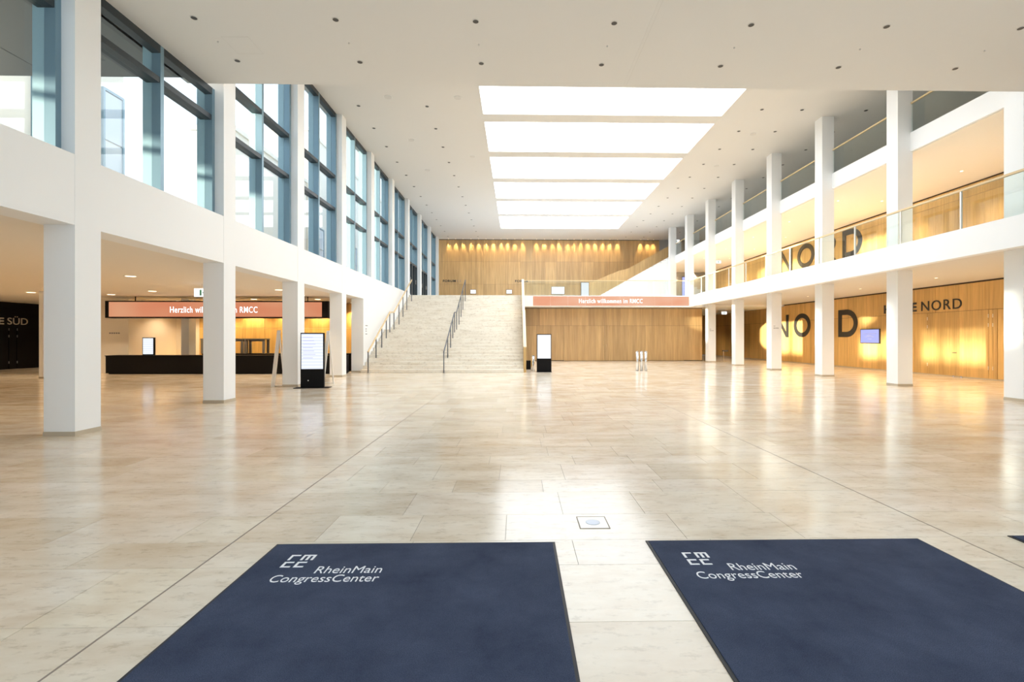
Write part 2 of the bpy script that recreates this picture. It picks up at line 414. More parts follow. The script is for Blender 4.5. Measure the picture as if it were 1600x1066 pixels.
# left low zone
struct('wall_reception_core', B(-20.5, -17.88, 23.0, 26.2, 0, LOWC), M['beige'], 'beige wall at the left end of the reception desk')
wrc = struct('wall_reception', MB().box(-17.88, XL-.54, 26.2, 26.4, 0, LOWC), M['beige'], 'beige and oak wall behind the reception desk')
x = -16.7
while x < -7.8:
    x1 = min(x+1.13, -7.76)
    for z0, z1 in ((.05, 2.12), (2.12, LOWC-.02)): panel_y(wrc, 26.2, x, x1, z0, z1, M['oak'])
    x = x1
panel_y(wrc, 26.2, -18, -16.9, .0, 2.5, M['beige'], 'door_panel', .03)
struct('wall_far_left', MB().box(-26.4, -26.15, YF, 23.9, 0, LOWC).box(-26.4, -20.5, YBR-.2, YBR, 0, LOWC), M['beige'], 'beige side wall far left beyond the reception')
ws = struct('wall_dark', B(-26.4, -26.15, 23.9, YBR, 0, LOWC), M['darkwall'], 'near black wall on the far left with golden lettering')
d3 = tag(root('door_3', 'near black double door in the dark far left wall', 'door', (-26.1, 26.1, 0)), kind='structure')
for a, b in ((24.3, 25.8), (25.83, 26.2), (26.23, 27.7)): B(-26.15, -26.12, a, b, .02, 2.15).build('door_leaf', M['darkwall'], d3)
for yy in (25.8, 26.22):
    for z in (.35, 1.7, 2.05): MB().tube((-26.1, yy, z-.06), (-26.1, yy, z+.06), .02).build('hinge', M['tablegrey'], d3)
hs = root('wall_lettering', 'golden hall name lettering on the near black wall', 'lettering', (-26.14, 25, 2.3))
text('letters', 'HALLE', M['gold'], hs, (-26.14, 23.75, 2.3), (0, 1, 0), (0, 0, 1), 1.84, .34, .02, .02)
text('letters', 'SÜD', M['gold'], hs, (-26.14, 25.76, 2.3), (0, 1, 0), (0, 0, 1), 1.05, .43, .0, .02)

# entrance side behind the camera
we = tag(root('window_entrance', 'unseen glazed entrance front added behind the mats for daylight', 'window', (0, YF, 0)), kind='structure')  # unseen glazing, added to let daylight into the foreground
struct('wall_front_sunblock', B(-26.4, XL-.5, YF-.3, YF, 0, LOWC), M['beige'], 'unseen beige wall beside the entrance, added to block the sun')  # unseen wall, made solid to keep low sun off the foreground floor
for i in range(14):
    x = -7.72+1.98*i; B(x-.04, x+.04, YF-.1, YF+.1, 0, H1).build('mullion', M['mullion'], we)
B(XL-.5, 18, YF-.01, YF, .02, H1).build('pane', M['entryglass'], we)

# ------------------------------------------------------------------ pillars
ordL = ['nearest white pillar on the left before the dark wall', 'second white pillar on the left, hiding the middle of the orange display',
        'third white pillar on the left, just beside the black info screen', 'fourth white pillar on the left, last before the stair wall']
for k in range(-2, 10):
    y0 = YL(k)
    if k < -1: continue
    if k < 0 or k > 3: lab = None
    else: lab = ordL[k]
    low = 0 if k <= 3 else SILL
    lab = lab or ('white window pillar beside the left edge of the frame' if k < 0 else 'slim white window pillar above the stair side, number %d from the stairs' % (k-3) if False else
                  {4: 'white window pier above the foot of the stairs', 5: 'white window pier above the middle of the stairs', 6: 'white window pier beside the top of the stairs',
                   7: 'white window pier between the two terrace doors', 8: 'white window pier beyond the terrace doors', 9: 'last white window pier in the back left corner'}[k])
    top = H2 if k >= 1 else H1
    if k == 9: y0 = min(y0, YB-.55)
    c = root('pillar', lab, 'pillar', (XL-W/2, y0+W/2, low), 'white pillars along the left windows')
    B(XL-W, XL, y0, y0+W, low+(.07 if low == 0 else 0), top).build('shaft', M['white'], c)
    if low == 0: B(XL-W-.008, XL+.008, y0-.008, y0+W+.008, 0, .075).build('skirting', M['skirt'], c)
se = root('stair_wall_end', 'white wall end at the foot of the stairs on the left', 'wall end', (XL-.27, 23.2, 0))
B(XL-.55, XL+.006, 23.17, 23.2, .075, LOWC).build('face', M['white'], se); B(XL-.555, XL+.012, 23.16, 23.5, 0, .075).build('skirting', M['skirt'], se)
ordR = ['large white pillar cut by the right edge of the frame', 'white pillar on the right standing before the hall sign', 'white pillar on the right hiding the third big letter',
        'white pillar on the right just left of the big letters', 'slim white pillar on the right, second from the bridge', 'slim white pillar on the right at the bridge corner',
        'slim white pillar on the upper floor before the back stair', 'last slim white pillar on the upper floor by the back stair']
for k in range(8):
    y0 = YR(k); low = 0 if k < 6 else L1
    c = root('pillar', ordR[k], 'pillar', (XR+W/2, y0+W/2, low), 'white pillars along the right gallery')
    B(XR, XR+W, y0, y0+W, low+(.07 if low == 0 else 0), H2).build('shaft', M['white'], c)
    if low == 0: B(XR-.008, XR+W+.008, y0-.008, y0+W+.008, 0, .075).build('skirting', M['skirt'], c)
    if k in (0, 3, 5):
        s_ = {0: 1.0, 3: .8, 5: .8}[k]
        ic = root('wayfinding_print', {0: 'small grey arrow and pictograms on the rightmost pillar', 3: 'small grey pictograms on the pillar left of the big letters', 5: 'small grey pictograms on the pillar at the bridge corner'}[k], 'sign', (XR+.1, y0, 2.0))
        x0 = XR+.09; yy = y0-.004
        if k == 0: yy = y0-.004; x0 = XR+.05
        z = 2.1
        MB().prism([(x0, z+.10), (x0+.035, z+.125), (x0+.035, z+.106), (x0+.11, z+.106), (x0+.11, z+.094), (x0+.035, z+.094), (x0+.035, z+.075)], 'y', yy, yy+.003).build('arrow', M['icon'], ic)
        for i in range(5):
            xx = x0+.008+i*.055
            MB().box(xx, xx+.026, yy, yy+.003, z-.03, z+.02).lathe([(.0105, -.002), (.0105, .002)], (xx+.013, yy, z+.034), 8).build('pictogram', M['icon'], ic)
# second pillar row and hidden reception pillar
for (x, y, lab) in ((-18.87, 19.8, 'beige lit pillar far left, partly hidden by the nearest pillar'), (-15.9, 23.6, 'pale pillar standing behind the reception desk')):
    c = root('pillar', lab, 'pillar', (x, y, 0), 'pillars of the reception zone')
    B(x, x+.36, y, y+.5, .07, LOWC).build('shaft', M['white'], c); B(x-.008, x+.368, y-.008, y+.508, 0, .075).build('skirting', M['skirt'], c)

# ------------------------------------------------------------------ left windows
def window(n, y0, y1, top, transoms, doors=False, label=''):
    r = tag(root('window_%d' % n, label, 'window', (XGL, (y0+y1)/2, SILL)), kind='structure')
    ym = (y0+y1)/2; b = .05
    for yy, nm in ((y0+b, 'jamb'), (ym, 'mullion'), (y1-b, 'jamb')):
        B(XGL, XG, yy-b, yy+b, SILL, top).build(nm, M['mullion'], r)
        B(XGL-.2, XGL-.012, yy-.035, yy+.035, SILL-.1, top).build('outer_fin', M['fin'], r)
    for z in transoms:
        for a, c in ((y0+2*b, ym-b), (ym+b, y1-2*b)):
            B(XGL, XG-.015, a, c, z-.06, z+.06).build('transom', M['mulldark'], r)
            B(XGL-.12, XGL-.012, a-.04, c+.04, z-.05, z+.05).build('outer_transom', M['mulldark'], r)
    for a, c in ((y0+2*b, ym-b), (ym+b, y1-2*b)):
        B(XGL, XG, a, c, top-.16, top).build('head', M['mulldark'], r)
        B(XGL, XG, a, c, SILL, SILL+.03).build('sill', M['mulldark'], r)
        zs = [SILL+.03]+list(transoms)+[top-.16]
        for i in range(len(zs)-1):
            B(XGL-.008, XGL, a-.03, c+.03, zs[i]+(.06 if i else 0), zs[i+1]-(.06 if i < len(zs)-2 else 0)).build('pane', M['glass'], r)
        if doors:
            for q in (a+.04, (a+c)/2, c-.04): B(XGL-.02, XG+.01, q-.05, q+.05, SILL, 6.8).build('door_stile', M['mulldark'], r)
            MB().tube((XG+.05, (a+c)/2+.12, 5.5), (XG+.05, (a+c)/2+.12, 5.8), .015).build('door_handle', M['steel'], r)
wl_ = ['low window cut by the left edge of the frame', 'low two-part window below the entrance ceiling, grey canopy outside', 'first tall window behind the ceiling edge',
       'second tall window, above the third opening', 'third tall window along the left wall', 'fourth tall window along the left wall', 'fifth tall window, above the stair handrail',
       'tall window with terrace door, nearer one', 'tall window with terrace door, farther one', 'narrow last tall window in the back corner']
window(1, YL(-1)+W, YL(0), H1, (6.98,), label=wl_[0])
window(2, YL(0)+W, YL(1), H1, (6.98,), label=wl_[1])
for k in range(1, 9):
    window(k+2, YL(k)+W, min(YL(k+1), YB-.05), H2, (6.87, 8.2), doors=k in (6, 7), label=wl_[k+1])
window(11, .3, YL(-1), H1, (6.98,), label='low window beside the entrance mats outside the frame')

# outside
can = root('entrance_canopy', 'grey metal canopy soffit outside the nearest windows', 'canopy', (-13, 8, H1))
for i in range(4):
    xa = -20.0+3.05*i
    for j in range(5):
        ya = YF+.0+j*2.94; B(xa+.012, xa+3.038, ya+.012, ya+2.93, H1, H1+.06).build('soffit_panel', M['canopy'], can)
B(-20, -7.9, YF, 11.7, H1+.06, H1+.5).build('slab', M['canopy'], can)
B(-14.3, -7.95, 8.6, 9.0, H1-.14, H1-.005).build('beam', M['canopy'], can) if False else None
rf = struct('trim_4', B(-26.4, -7.85, 11.8, 62, 4.5, 4.55), mat('dark_roof_layer', (.30, .30, .29), .9), 'grey roof layer outside the tall windows, added to cut bounced light')  # unseen dark layer added so the roof bounces less light outside
M['bldpane'] = mat('sky_reflection_pane', (.50, .57, .64), .15)  # pale sky reflection is put into the pane colour
def stone_block(label, ya, yb, top, wins):
    bl = root('stone_building', label, 'building', (-15, (ya+yb)/2, 4.55), 'pale buildings outside')
    B(-16.4, -14.05, ya, yb, 4.55, top).build('wall', M['stonebld'], bl)
    B(-16.5, -13.95, ya-.1, yb+.1, top, top+.22).build('cornice', M['stonebld'], bl)
    for (y0, w, h) in wins:
        w_ = MB().box(-14.05, -13.97, y0, y0+.08, 4.9, 4.9+h).box(-14.05, -13.97, y0+w-.08, y0+w, 4.9, 4.9+h).box(-14.05, -13.97, y0+.08, y0+w-.08, 4.82+h, 4.9+h).box(-14.05, -13.97, y0+.08, y0+w-.08, 4.9, 4.98).build('window', M['mullion'], bl)
        n = max(2, round(h/1.5)); dz = (h-.16)/n
        for j in range(n): B(-14.04, -14.0, y0+.08, y0+w-.08, 4.98+j*dz+.03, 4.98+(j+1)*dz-.03).build('pane', M['bldpane'], w_)
    z = 5.6
    while z < top-.3:
        B(-14.05, -14.035, ya+.02, yb-.02, z-.012, z+.012).build('stone_course', M['beige'], bl) if not wins else None
        z += .7
stone_block('pale stone building outside the second window', 13.6, 17.85, 11.9, ((14.5, 1.9, 5.2), (16.9, .9, 5.2)))
stone_block('pale stone building outside the first tall window', 24.7, 33.0, 11.9, ((29.2, 1.2, 3.4),))
stone_block('taller pale building outside, added to keep sun from the farther windows', 33.3, 62, 15.5, tuple((34.5+3.6*i, 1.4, 4.5) for i in range(7)))  # extra height added to keep the sun off the back wall
gb = root('glazed_wing', 'glazed wing with blue grey posts outside the second window', 'building', (-13.5, 9, 4.5))
for i in range(4):
    y0 = 4.2+2.3*i; B(-14.1, -13.85, y0-.11, y0+.11, 4.5, H1-.01).build('post', M['mullion'], gb)
    B(-14.0, -13.95, y0-2.2, y0, 6.45, 6.6).build('rail', M['mullion'], gb)
    B(-13.99, -13.98, y0-2.19, y0-.11, 4.6, H1-.1).build('pane', M['glass'], gb)

# ------------------------------------------------------------------ stairs
st = root('staircase', 'broad limestone staircase rising to the upper floor', 'staircase', (-3.5, 22.75, 0))
RS = L1/28; ry = [22.75+.33*i for i in range(13)]+[28.16+.33*i for i in range(15)]
for i, y in enumerate(ry):
    nxt = ry[i+1] if i < 27 else YBR
    z = RS*(i+1)
    B(XL+.016, .27, y, nxt+.06 if i < 27 else nxt-.002, max(0, z-.3), z).build('step', M['stair'], st, bevel=.008)
pr = root('stair_parapet', 'slim oak clad parapet along the right side of the stairs', 'parapet', (.33, 23, 0))
PT = [(22.95, 0), (22.95, 1.15), (26.7, 3.02), (28.1, 3.2), (32.8, 5.47), (33.06, 5.47), (33.06, 0)]
MB().prism(PT, 'x', .272, .39).build('panel', M['oak'], pr)
tp = MB(); pts = PT[1:6]; th = .05
tp.prism([(a, b) for a, b in pts]+[(a, b+th) for a, b in reversed(pts)], 'x', .255, .405).build('coping', M['rail'], pr)
def handrail(X, label, m_rail, rr):
    r = root('handrail', label, 'handrail', (X, 22.8, 0), 'stair handrails')
    def zs(y):
        i = max([j for j, v in enumerate(ry) if v <= y+1e-6], default=-1); return RS*(i+1)
    path = [(22.72, .96), (26.55, 2.98), (27.45, 3.04), (32.0, 5.36)]
    mb = MB()
    for a, b in zip(path, path[1:]): mb.tube((X, a[0], a[1]), (X, b[0], b[1]), rr, 10)
    mb.build('rail', m_rail, r)
    def zr(y):
        for a, b in zip(path, path[1:]):
            if a[0] <= y <= b[0]: return a[1]+(b[1]-a[1])*(y-a[0])/(b[0]-a[0])
    for y in (22.73, 24.0, 25.0, 25.85, 26.55, 27.45, 28.6, 29.6, 30.6, 31.98):
        B(X-.02, X+.02, y-.025, y+.025, zs(y), zr(y)).build('post', M['darksteel'], r)
    return r
handrail(-6.86, 'pale oak handrail on dark posts beside the white stair wall', M['rail'], .042)
handrail(-3.4, 'dark steel handrail in the middle of the stairs', M['darksteel'], .03)
s2 = root('back_stair', 'white stair with saw-tooth side rising along the back wall', 'staircase', (9.7, 41.7, L1))
for i in range(22):
    x0 = 5.88+.325*i; B(x0, x0+.325, 41.1, 42.4, L1, L1+.181*(i+1)).build('step', M['white'], s2)
tag(MB().prism([(5.5, L1), (5.5, 6.08), (8.8, 7.45), (9.5, 7.6), (13.03, 9.56), (13.03, L1)], 'y', 42.42, 42.56).build('stair_side_wall', M['oakback']), 'sloping oak parapet behind the white back stair', 'parapet')

# ------------------------------------------------------------------ glass railings
rg = root('glass_railing', 'long glass railing with gold rail along the first floor gallery', 'railing', (XSP, 18, L1), 'glass railings')
y = YBR-.02
yy = [y-2.03*i for i in range(14)]
for i, a in enumerate(yy[:-1]):
    b = yy[i+1]
    B(XSP+.04, XSP+.055, b+.03, a-.03, L1-.02, 5.44).build('glass_panel', M['railglass'], rg)
    B(XSP+.03, XSP+.07, b-.02, b+.02, L1, 5.44).build('post', M['post'], rg)
MB().box(XSP+.015, XSP+.085, yy[-1], YBR, 5.44, 5.49).build('top_rail', M['rail'], rg)
rb = root('glass_railing', 'glass railing on the bridge above the orange display', 'railing', (6, YBR, L1), 'glass railings')
for i in range(6):
    a = .43+i*1.853; B(a+.01, a+1.847, YBR+.04, YBR+.055, L1-.02, 5.45).build('glass_panel', M['railglass'], rb)
B(.42, XSP+.04, YBR+.02, YBR+.075, 5.45, 5.49).build('top_rail', M['rail'], rb)
nm2 = ['at the right edge of the frame', 'right of the pillar by the hall sign', 'left of the pillar by the hall sign', 'above the big letters', 'third bay before the back stair', 'second bay before the back stair', 'beside the back stair']
for k in range(-1, 7):
    a, b = YR(k)+W, YR(k+1)
    r = root('glass_railing', 'second floor glass railing with oak rail ' + (nm2[k] if k >= 0 else 'outside the frame'), 'railing', (XR+.46, (a+b)/2, L2), 'second floor glass railings')
    m_ = (a+b)/2
    for p, q in ((a+.01, m_-.01), (m_+.01, b-.01)): B(XR+.45, XR+.465, p, q, L2-.02, 9.38).build('glass_panel', M['railglass'], r)
    B(XR+.43, XR+.485, a, b, 9.38, 9.43).build('top_rail', M['rail'], r)

# ------------------------------------------------------------------ big letters on the right wall
def bigletter(ch, ya, yb, z0, z1, parent):   # ya > yb : reads towards -Y
    w = ya-yb; h = z1-z0; t = h*.19
    P = lambda u, v: (ya-u*w, z0+v*h)
    def arc(cx, cy, rx, ry_, a0, a1, n=20): return [(cx+rx*math.cos(math.radians(a0+(a1-a0)*i/n)), cy+ry_*math.sin(math.radians(a0+(a1-a0)*i/n))) for i in range(n+1)]
    tu, tv = t/w, t/h; mb = MB(); X0, X1 = XRW-.03, XRW
    def strip(o, i, closed=False):
        n = len(o)
        for k in range(n-(0 if closed else 1)):
            j = (k+1) % n; mb.prism([P(*o[k]), P(*o[j]), P(*i[j]), P(*i[k])], 'x', X0, X1)
    if ch == 'O': strip(arc(.5, .5, .5, .5, 0, 360, 40)[:-1], arc(.5, .5, .5-tu, .5-tv, 0, 360, 40)[:-1], True)
    if ch == 'N':
        mb.prism([P(0, 0), P(tu, 0), P(tu, 1), P(0, 1)], 'x', X0, X1); mb.prism([P(1-tu, 0), P(1, 0), P(1, 1), P(1-tu, 1)], 'x', X0, X1)
        mb.prism([P(0, 1), P(tu*1.05, 1), P(1, 0), P(1-tu*1.05, 0)], 'x', X0-.001, X1)
    if ch in 'DR':
        mb.prism([P(0, 0), P(tu, 0), P(tu, 1), P(0, 1)], 'x', X0, X1)
    if ch == 'D': strip([(tu*.9, 1)]+arc(.45, .5, .55, .5, 90, -90)+[(tu*.9, 0)], [(tu*.9, 1-tv)]+arc(.45, .5, .55-tu, .5-tv, 90, -90)+[(tu*.9, tv)])
    if ch == 'R':
        strip([(tu*.9, 1)]+arc(.55, .68, .42, .32, 90, -90)+[(tu*.9, .36)], [(tu*.9, 1-tv)]+arc(.55, .68, .42-tu, .32-tv, 90, -90)+[(tu*.9, .36+tv)])
        mb.prism([P(.42, .38), P(.42+tu*1.1, .38), P(1, 0), P(1-tu*1.15, 0)], 'x', X0-.001, X1)
    o = mb.build('letter', M['letter'], parent); return o
for (lab, z0, z1, cols) in (('four big dark letters on the ground floor oak wall', 1.66, 3.16, ((34.0, 32.4), (31.75, 29.95), (29.3, 27.9), (27.3, 25.75))),
                            ('four big dark letters on the upper gallery oak wall', 6.0, 7.5, ((33.5, 31.95), (31.35, 29.55), (28.9, 27.5), (26.95, 25.4)))):
    r = root('wall_lettering', lab, 'lettering', (XRW, 30, z0))
    for ch, (a, b) in zip('NORD', cols): bigletter(ch, a, b, z0, z1, r)
r = root('hall_sign', 'dark hall name lettering above the oak double door', 'lettering', (XRW, 21.7, 2.8))
text('letters', 'HALLE', M['letter'], r, (XRW-.002, 23.86, 2.80), (0, -1, 0), (0, 0, 1), 1.98, .41, .03, .02, 1.1)
text('letters', 'NORD', M['letter'], r, (XRW-.002, 21.62, 2.80), (0, -1, 0), (0, 0, 1), 2.0, .43, .0, .02, 1.15)
for (x0, lab) in ((-6.97, 'small dark forum sign on the back wall left'), (-.25, 'small dark forum sign behind the bridge railing')):
    r = root('forum_sign', lab, 'lettering', (x0, YB-.02, 6.8))
    text('letters', 'FORUM', M['letter'], r, (x0, YB-.022, 6.81), (1, 0, 0), (0, 0, 1), 1.2, .22, .03, .01, 1.15)
    text('number', '1.1', M['icon'], r, (x0+1.33, YB-.022, 6.81), (1, 0, 0), (0, 0, 1), .32, .22, .0, .01)
r = root('wayfinding_print', 'small grey text lines on the white stair wall end', 'sign', (XL, 23.7, 2.0))
for i, (z, w) in enumerate(((2.18, .34), (2.02, .2), (1.92, .2), (1.78, .26))): B(XL+.0, XL+.004, 23.5, 23.5+w, z, z+.035).build('text_line', M['icon'], r)
r = root('wayfinding_print', 'small dark text line on the beige reception wall', 'sign', (-18.3, 22.99, 1.8))
for i in range(5): B(-18.75+.1*i, -18.68+.1*i, 22.992, 23.0, 1.80, 1.86).build('text_line', M['icon'], r)

# ------------------------------------------------------------------ LED banners
lb = root('led_banner', 'orange welcome display hanging above the reception desk', 'display', (-13.3, 22, 2.5))
B(-18.12, -8.40, 22.0, 22.5, 2.49, 3.24).build('housing', M['black'], lb)
for i in range(8):
    a = -17.95+i*1.16; B(a+.004, a+1.156, 21.985, 22.0, 2.54, 3.19).build('led_panel', M['led'], lb)
text('welcome_text', 'Herzlich willkommen im RMCC', M['text_led'], lb, (-15.29, 21.984, 2.72), (1, 0, 0), (0, 0, 1), 3.8, .27, .003, .006, 1.1)
for x in (-17, -13.2, -9.4): MB().tube((x, 22.25, 3.24), (x, 22.25, LOWC), .02).build('hanger', M['black'], lb)
l2 = root('led_banner', 'orange welcome display on the front of the bridge', 'display', (6.3, YBR, 3.75))
for i in range(9):
    a = 1.02+i*1.17; B(a+.004, a+1.166, YBR-.02, YBR-.001, 3.775, 4.405).build('led_panel', M['ledpale'], l2)
text('welcome_text', 'Herzlich willkommen im RMCC', M['text_led'], l2, (4.11, YBR-.021, 3.95), (1, 0, 0), (0, 0, 1), 4.28, .29, .003, .006, 1.1)

# ------------------------------------------------------------------ reception
dk = root('reception_desk', 'long black reception desk behind the left pillars', 'desk', (-13, 22.5, 0))
B(-18.26, -7.8, 22.2, 22.9, .04, .80).build('front', M['black'], dk); B(-18.28, -7.8, 22.17, 22.95, .80, .83).build('worktop', M['black'], dk); B(-18.2, -7.8, 22.28, 22.8, 0, .04).build('plinth', M['black'], dk)
bc = root('back_counter', 'low black back counter along the oak wall', 'counter', (-12, 24.7, 0))
B(-15.3, -7.8, 24.2, 25.2, 0, .81).build('body', M['black'], bc); B(-15.32, -7.8, 24.18, 25.22, .81, .84).build('worktop', M['darkwall'], bc)
def table():
    r = root('side_table', 'x', 'table', (0, 0, 0), 'grey tables parked on the back counter')
    B(-.51, .51, -.28, .28, .69, .74).build('table_top', M['tablegrey'], r, False)
    for x in (-.44, .44):
        for y in (-.22, .22): B(x-.06, x+.06, y-.03, y+.03, .0, .69).build('leg', M['tablegrey'], r, False)
    B(-.4, .4, -.02, .02, .60, .69).build('apron', M['tablegrey'], r, False)
    return r
t0 = table()
for i, (x, lab) in enumerate(((-15.03, 'grey table on the back counter, left of the second pillar'), (-13.98, 'grey table on the back counter hidden behind the second pillar'), (-12.93, 'grey table on the back counter, right of the second pillar'))):
    t = t0 if i == 0 else copy_tree(t0); t.location = (x, 24.7, .84); t['label'] = lab
def kiosk(label, loc, rz, w, h, split, scr, group='upright info screens'):
    r = root('info_kiosk', label, 'info screen', loc, group, rz=rz)
    B(-w/2, w/2, -.06, .06, .015, h).build('body', M['black'], r, False, .008)
    s_ = B(-w/2+.03, w/2-.03, -.066, -.06, split, h-.035).build('screen', scr, r, False)
    return r
k1 = kiosk('black info screen beside the third left pillar', (-6.6, 16.0, 0), .12, .72, 1.77, .61, M['screen'])
B(-.54, .54, -.2, .2, 0, .015).build('base_plate', M['black'], k1, False)
MB().tube((-.12, -.067, .24), (-.12, -.06, .24), .02).build('lock', M['steel'], k1, False)
for i in range(7): B(-.28, -.28+.3+.04*(i % 3), -.068, -.066, 1.62-.11*i, 1.635-.11*i).build('text_line', M['lav'], k1, False)
k2 = kiosk('black info screen with white display right of the stairs', (1.24, 23.27, 0), 0, .69, 1.79, .64, M['screenplain'])
B(-.36, .36, -.2, .2, 0, .015).build('base_plate', M['black'], k2, False)
k3 = kiosk('lit white info screen standing behind the bridge railing', (5.5, 40.3, L1), 0, .68, 1.73, .5, M['screenplain'])
B(-.36, .36, -.2, .2, 0, .015).build('base_plate', M['black'], k3, False)
k4 = kiosk('dark framed lavender screen on the upper floor between slim pillars', (13.25, 38.6, L1), -.5, .6, 2.0, .5, M['lav'])
B(-.36, .36, -.2, .2, 0, .015).build('base_plate', M['black'], k4, False)
k5 = kiosk('small lit screen standing on the reception desk', (-16.55, 22.45, .83), .1, .48, .80, .05, M['screen'])
B(-.22, .22, -.09, .09, 0, .015).build('foot', M['black'], k5, False)
def wall_screen(label, loc, w, h, scr, facing='y', lines=0):
    r = root('wall_screen', label, 'screen', loc, 'wall screens')
    if facing == 'y':
        B(-w/2, w/2, -.06, 0, 0, h).build('frame', M['letter'], r, False); B(-w/2+.03, w/2-.03, -.064, -.06, .03, h-.03).build('display', scr, r, False)
    else:
        B(-.06, 0, -w/2, w/2, 0, h).build('frame', M['letter'], r, False); B(-.064, -.06, -w/2+.035, w/2-.035, .035, h-.035).build('display', scr, r, False)
        for i, (z, q) in enumerate(((.48, .7), (.40, .25), (.33, .45), (.22, .2))[:lines]): B(-.066, -.064, -q*w/2, q*w/2, z, z+.014).build('text_line', M['icon'], r, False)
    return r
wall_screen('dark framed lavender wall screen below the big letters', (XRW-.005, 24.78, 1.33), 1.36, .74, M['lav'], 'x', 4)
wall_screen('small white wall screen right of the middle handrail', (-4.15, YB-.022, 5.72), .55, .40, M['signwhite'])
wall_screen('small white wall screen left of the bridge railing', (-.8, YB-.022, 5.72), .55, .40, M['signwhite'])
wall_screen('wide dark framed white wall screen behind the bridge railing', (3.75, YB-.022, 5.69), 1.25, .72, M['signwhite'])
# A-frame stands
def aframe(label, loc, rz=0):
    r = root('a_frame_stand', label, 'stand', loc, 'folding A-frame stands', rz=rz)
    MB().prism([(-.24, 0), (-.13, 0), (.07, 1.86), (-.03, 1.86)], 'y', -.03, .03).build('front_leg', M['post'], r, False)
    MB().prism([(.19, 0), (.225, 0), (.05, 1.78), (.01, 1.78)], 'y', -.02, .02).build('rear_strut', M['post'], r, False)
    B(-.2, .2, -.015, .015, .03, .055).build('floor_bar', M['post'], r, False)
    return r
aframe('white folding A-frame stand left of the third pillar', (-7.86, 16.35, 0)); aframe('white folding A-frame stand half hidden behind the black info screen', (-6.62, 17.3, 0))
# stainless ashtray bins / posts
def bin_(label, loc, rad, h, group):
    r = root('steel_bin', label, 'bin', loc, group)
    smooth(MB().lathe([(rad, 0), (rad, h-.03)], (0, 0, 0), 24).build('body', M['steel'], r, False))
    MB().lathe([(rad+.006, h-.03), (rad+.006, h), (rad*.7, h)], (0, 0, 0), 24).build('rim', M['steel'], r, False)
    return r
for x, lab in ((5.82, 'slim steel post bin before the partition doors, left of three'), (6.03, 'slim steel post bin before the partition doors, middle of three'), (6.24, 'slim steel post bin before the partition doors, right of three')):
    bin_(lab, (x, 23.9, 0), .07, .97, 'steel posts before the partition doors')
bin_('steel cylinder bin between the stair parapet and info screen', (.73, 23.9, 0), .1, .76, 'steel bins')
bb = root('black_box_bin', 'small black bin in the corner behind the stair parapet', 'bin', (.56, 25.2, 0))
B(-.13, .13, -.13, .13, 0, .42).build('body', M['black'], bb, False); B(-.135, .135, -.135, .135, .42, .45).build('lid', M['black'], bb, False)
sd = root('slim_stand', 'slim dark stand between the two farthest right pillars', 'stand', (14.0, 33.0, 0))
B(-.16, .16, -.12, .12, .70, .78).build('top', M['darksteel'], sd, False); B(-.14, -.10, -.02, .02, .02, .70).build('leg', M['steel'], sd, False); B(-.14, .14, -.12, .12, 0, .02).build('foot', M['steel'], sd, False)

# ------------------------------------------------------------------ mats
def mat_obj(x0, x1, y0, y1, label, logo=True):
    r = root('entrance_mat', label, 'mat', ((x0+x1)/2, (y0+y1)/2, 0), 'navy entrance mats')
    B(x0, x1, y0, y1, 0, .006).build('rubber_edge', M['rubber'], r)
    p = B(x0+.02, x1-.02, y0+.02, y1-.02, .004, .011).build('pile', M['carpet'], r)
    if not logo: return r
    z = .0112
    lx, ly = x0+.235, y1-.27     # lower left of the emblem
    return r, lx, ly
def emblem(parent, X, Y, u, skew=0):
    """r m over c c, drawn from strokes; X,Y lower left; u = cell height"""
    t = u*.21; w = u*.80; g = u*.26; z0, z1 = .0108, .0122; mb = MB()
    def bar(a, b, c, d): mb.box(X+a, X+b, Y+c, Y+d, z0, z1)
    def C(ox):
        bar(ox, ox+w, 0, t); bar(ox, ox+w, u-t, u); bar(ox, ox+t, t, u-t)
    C(0); C(w+g)
    oy = u+g*1.2
    bar(0, w, oy+u-t, oy+u); bar(0, t, oy, oy+u-t)
    ox = w+g; ww = w*1.35; bar(ox, ox+ww, oy+u-t, oy+u)
    for q in (0, (ww-t)/2, ww-t): bar(ox+q, ox+q+t, oy, oy+u-t)
    return mb.build('emblem', M['letterwhite'], parent)
r, lx, ly = mat_obj(-1.86, .29, 1.2, 3.85, 'navy entrance mat with white logo, left of the two large mats')
emblem(r, -1.65, 3.445, .085)
text('brand_text', 'RheinMain', M['letterwhite'], r, (-1.38, 3.355, .011), (1, 0, 0), (0, 1, 0), .45, .10, -.002, .0012)
text('brand_text', 'CongressCenter', M['letterwhite'], r, (-1.63, 3.205, .011), (1, 0, 0), (0, 1, 0), .71, .128, -.002, .0012)
r, lx, ly = mat_obj(1.005, 3.18, 1.2, 3.86, 'navy entrance mat with white logo, right of the two large mats')
emblem(r, 1.21, 3.43, .085)
text('brand_text', 'RheinMain', M['letterwhite'], r, (1.47, 3.345, .011), (1, 0, 0), (0, 1, 0), .45, .10, -.002, .0012)
text('brand_text', 'CongressCenter', M['letterwhite'], r, (1.20, 3.20, .011), (1, 0, 0), (0, 1, 0), .71, .128, -.002, .0012)
mat_obj(3.95, 6.1, 1.2, 3.9, 'navy mat corner peeking in at the right edge', False)

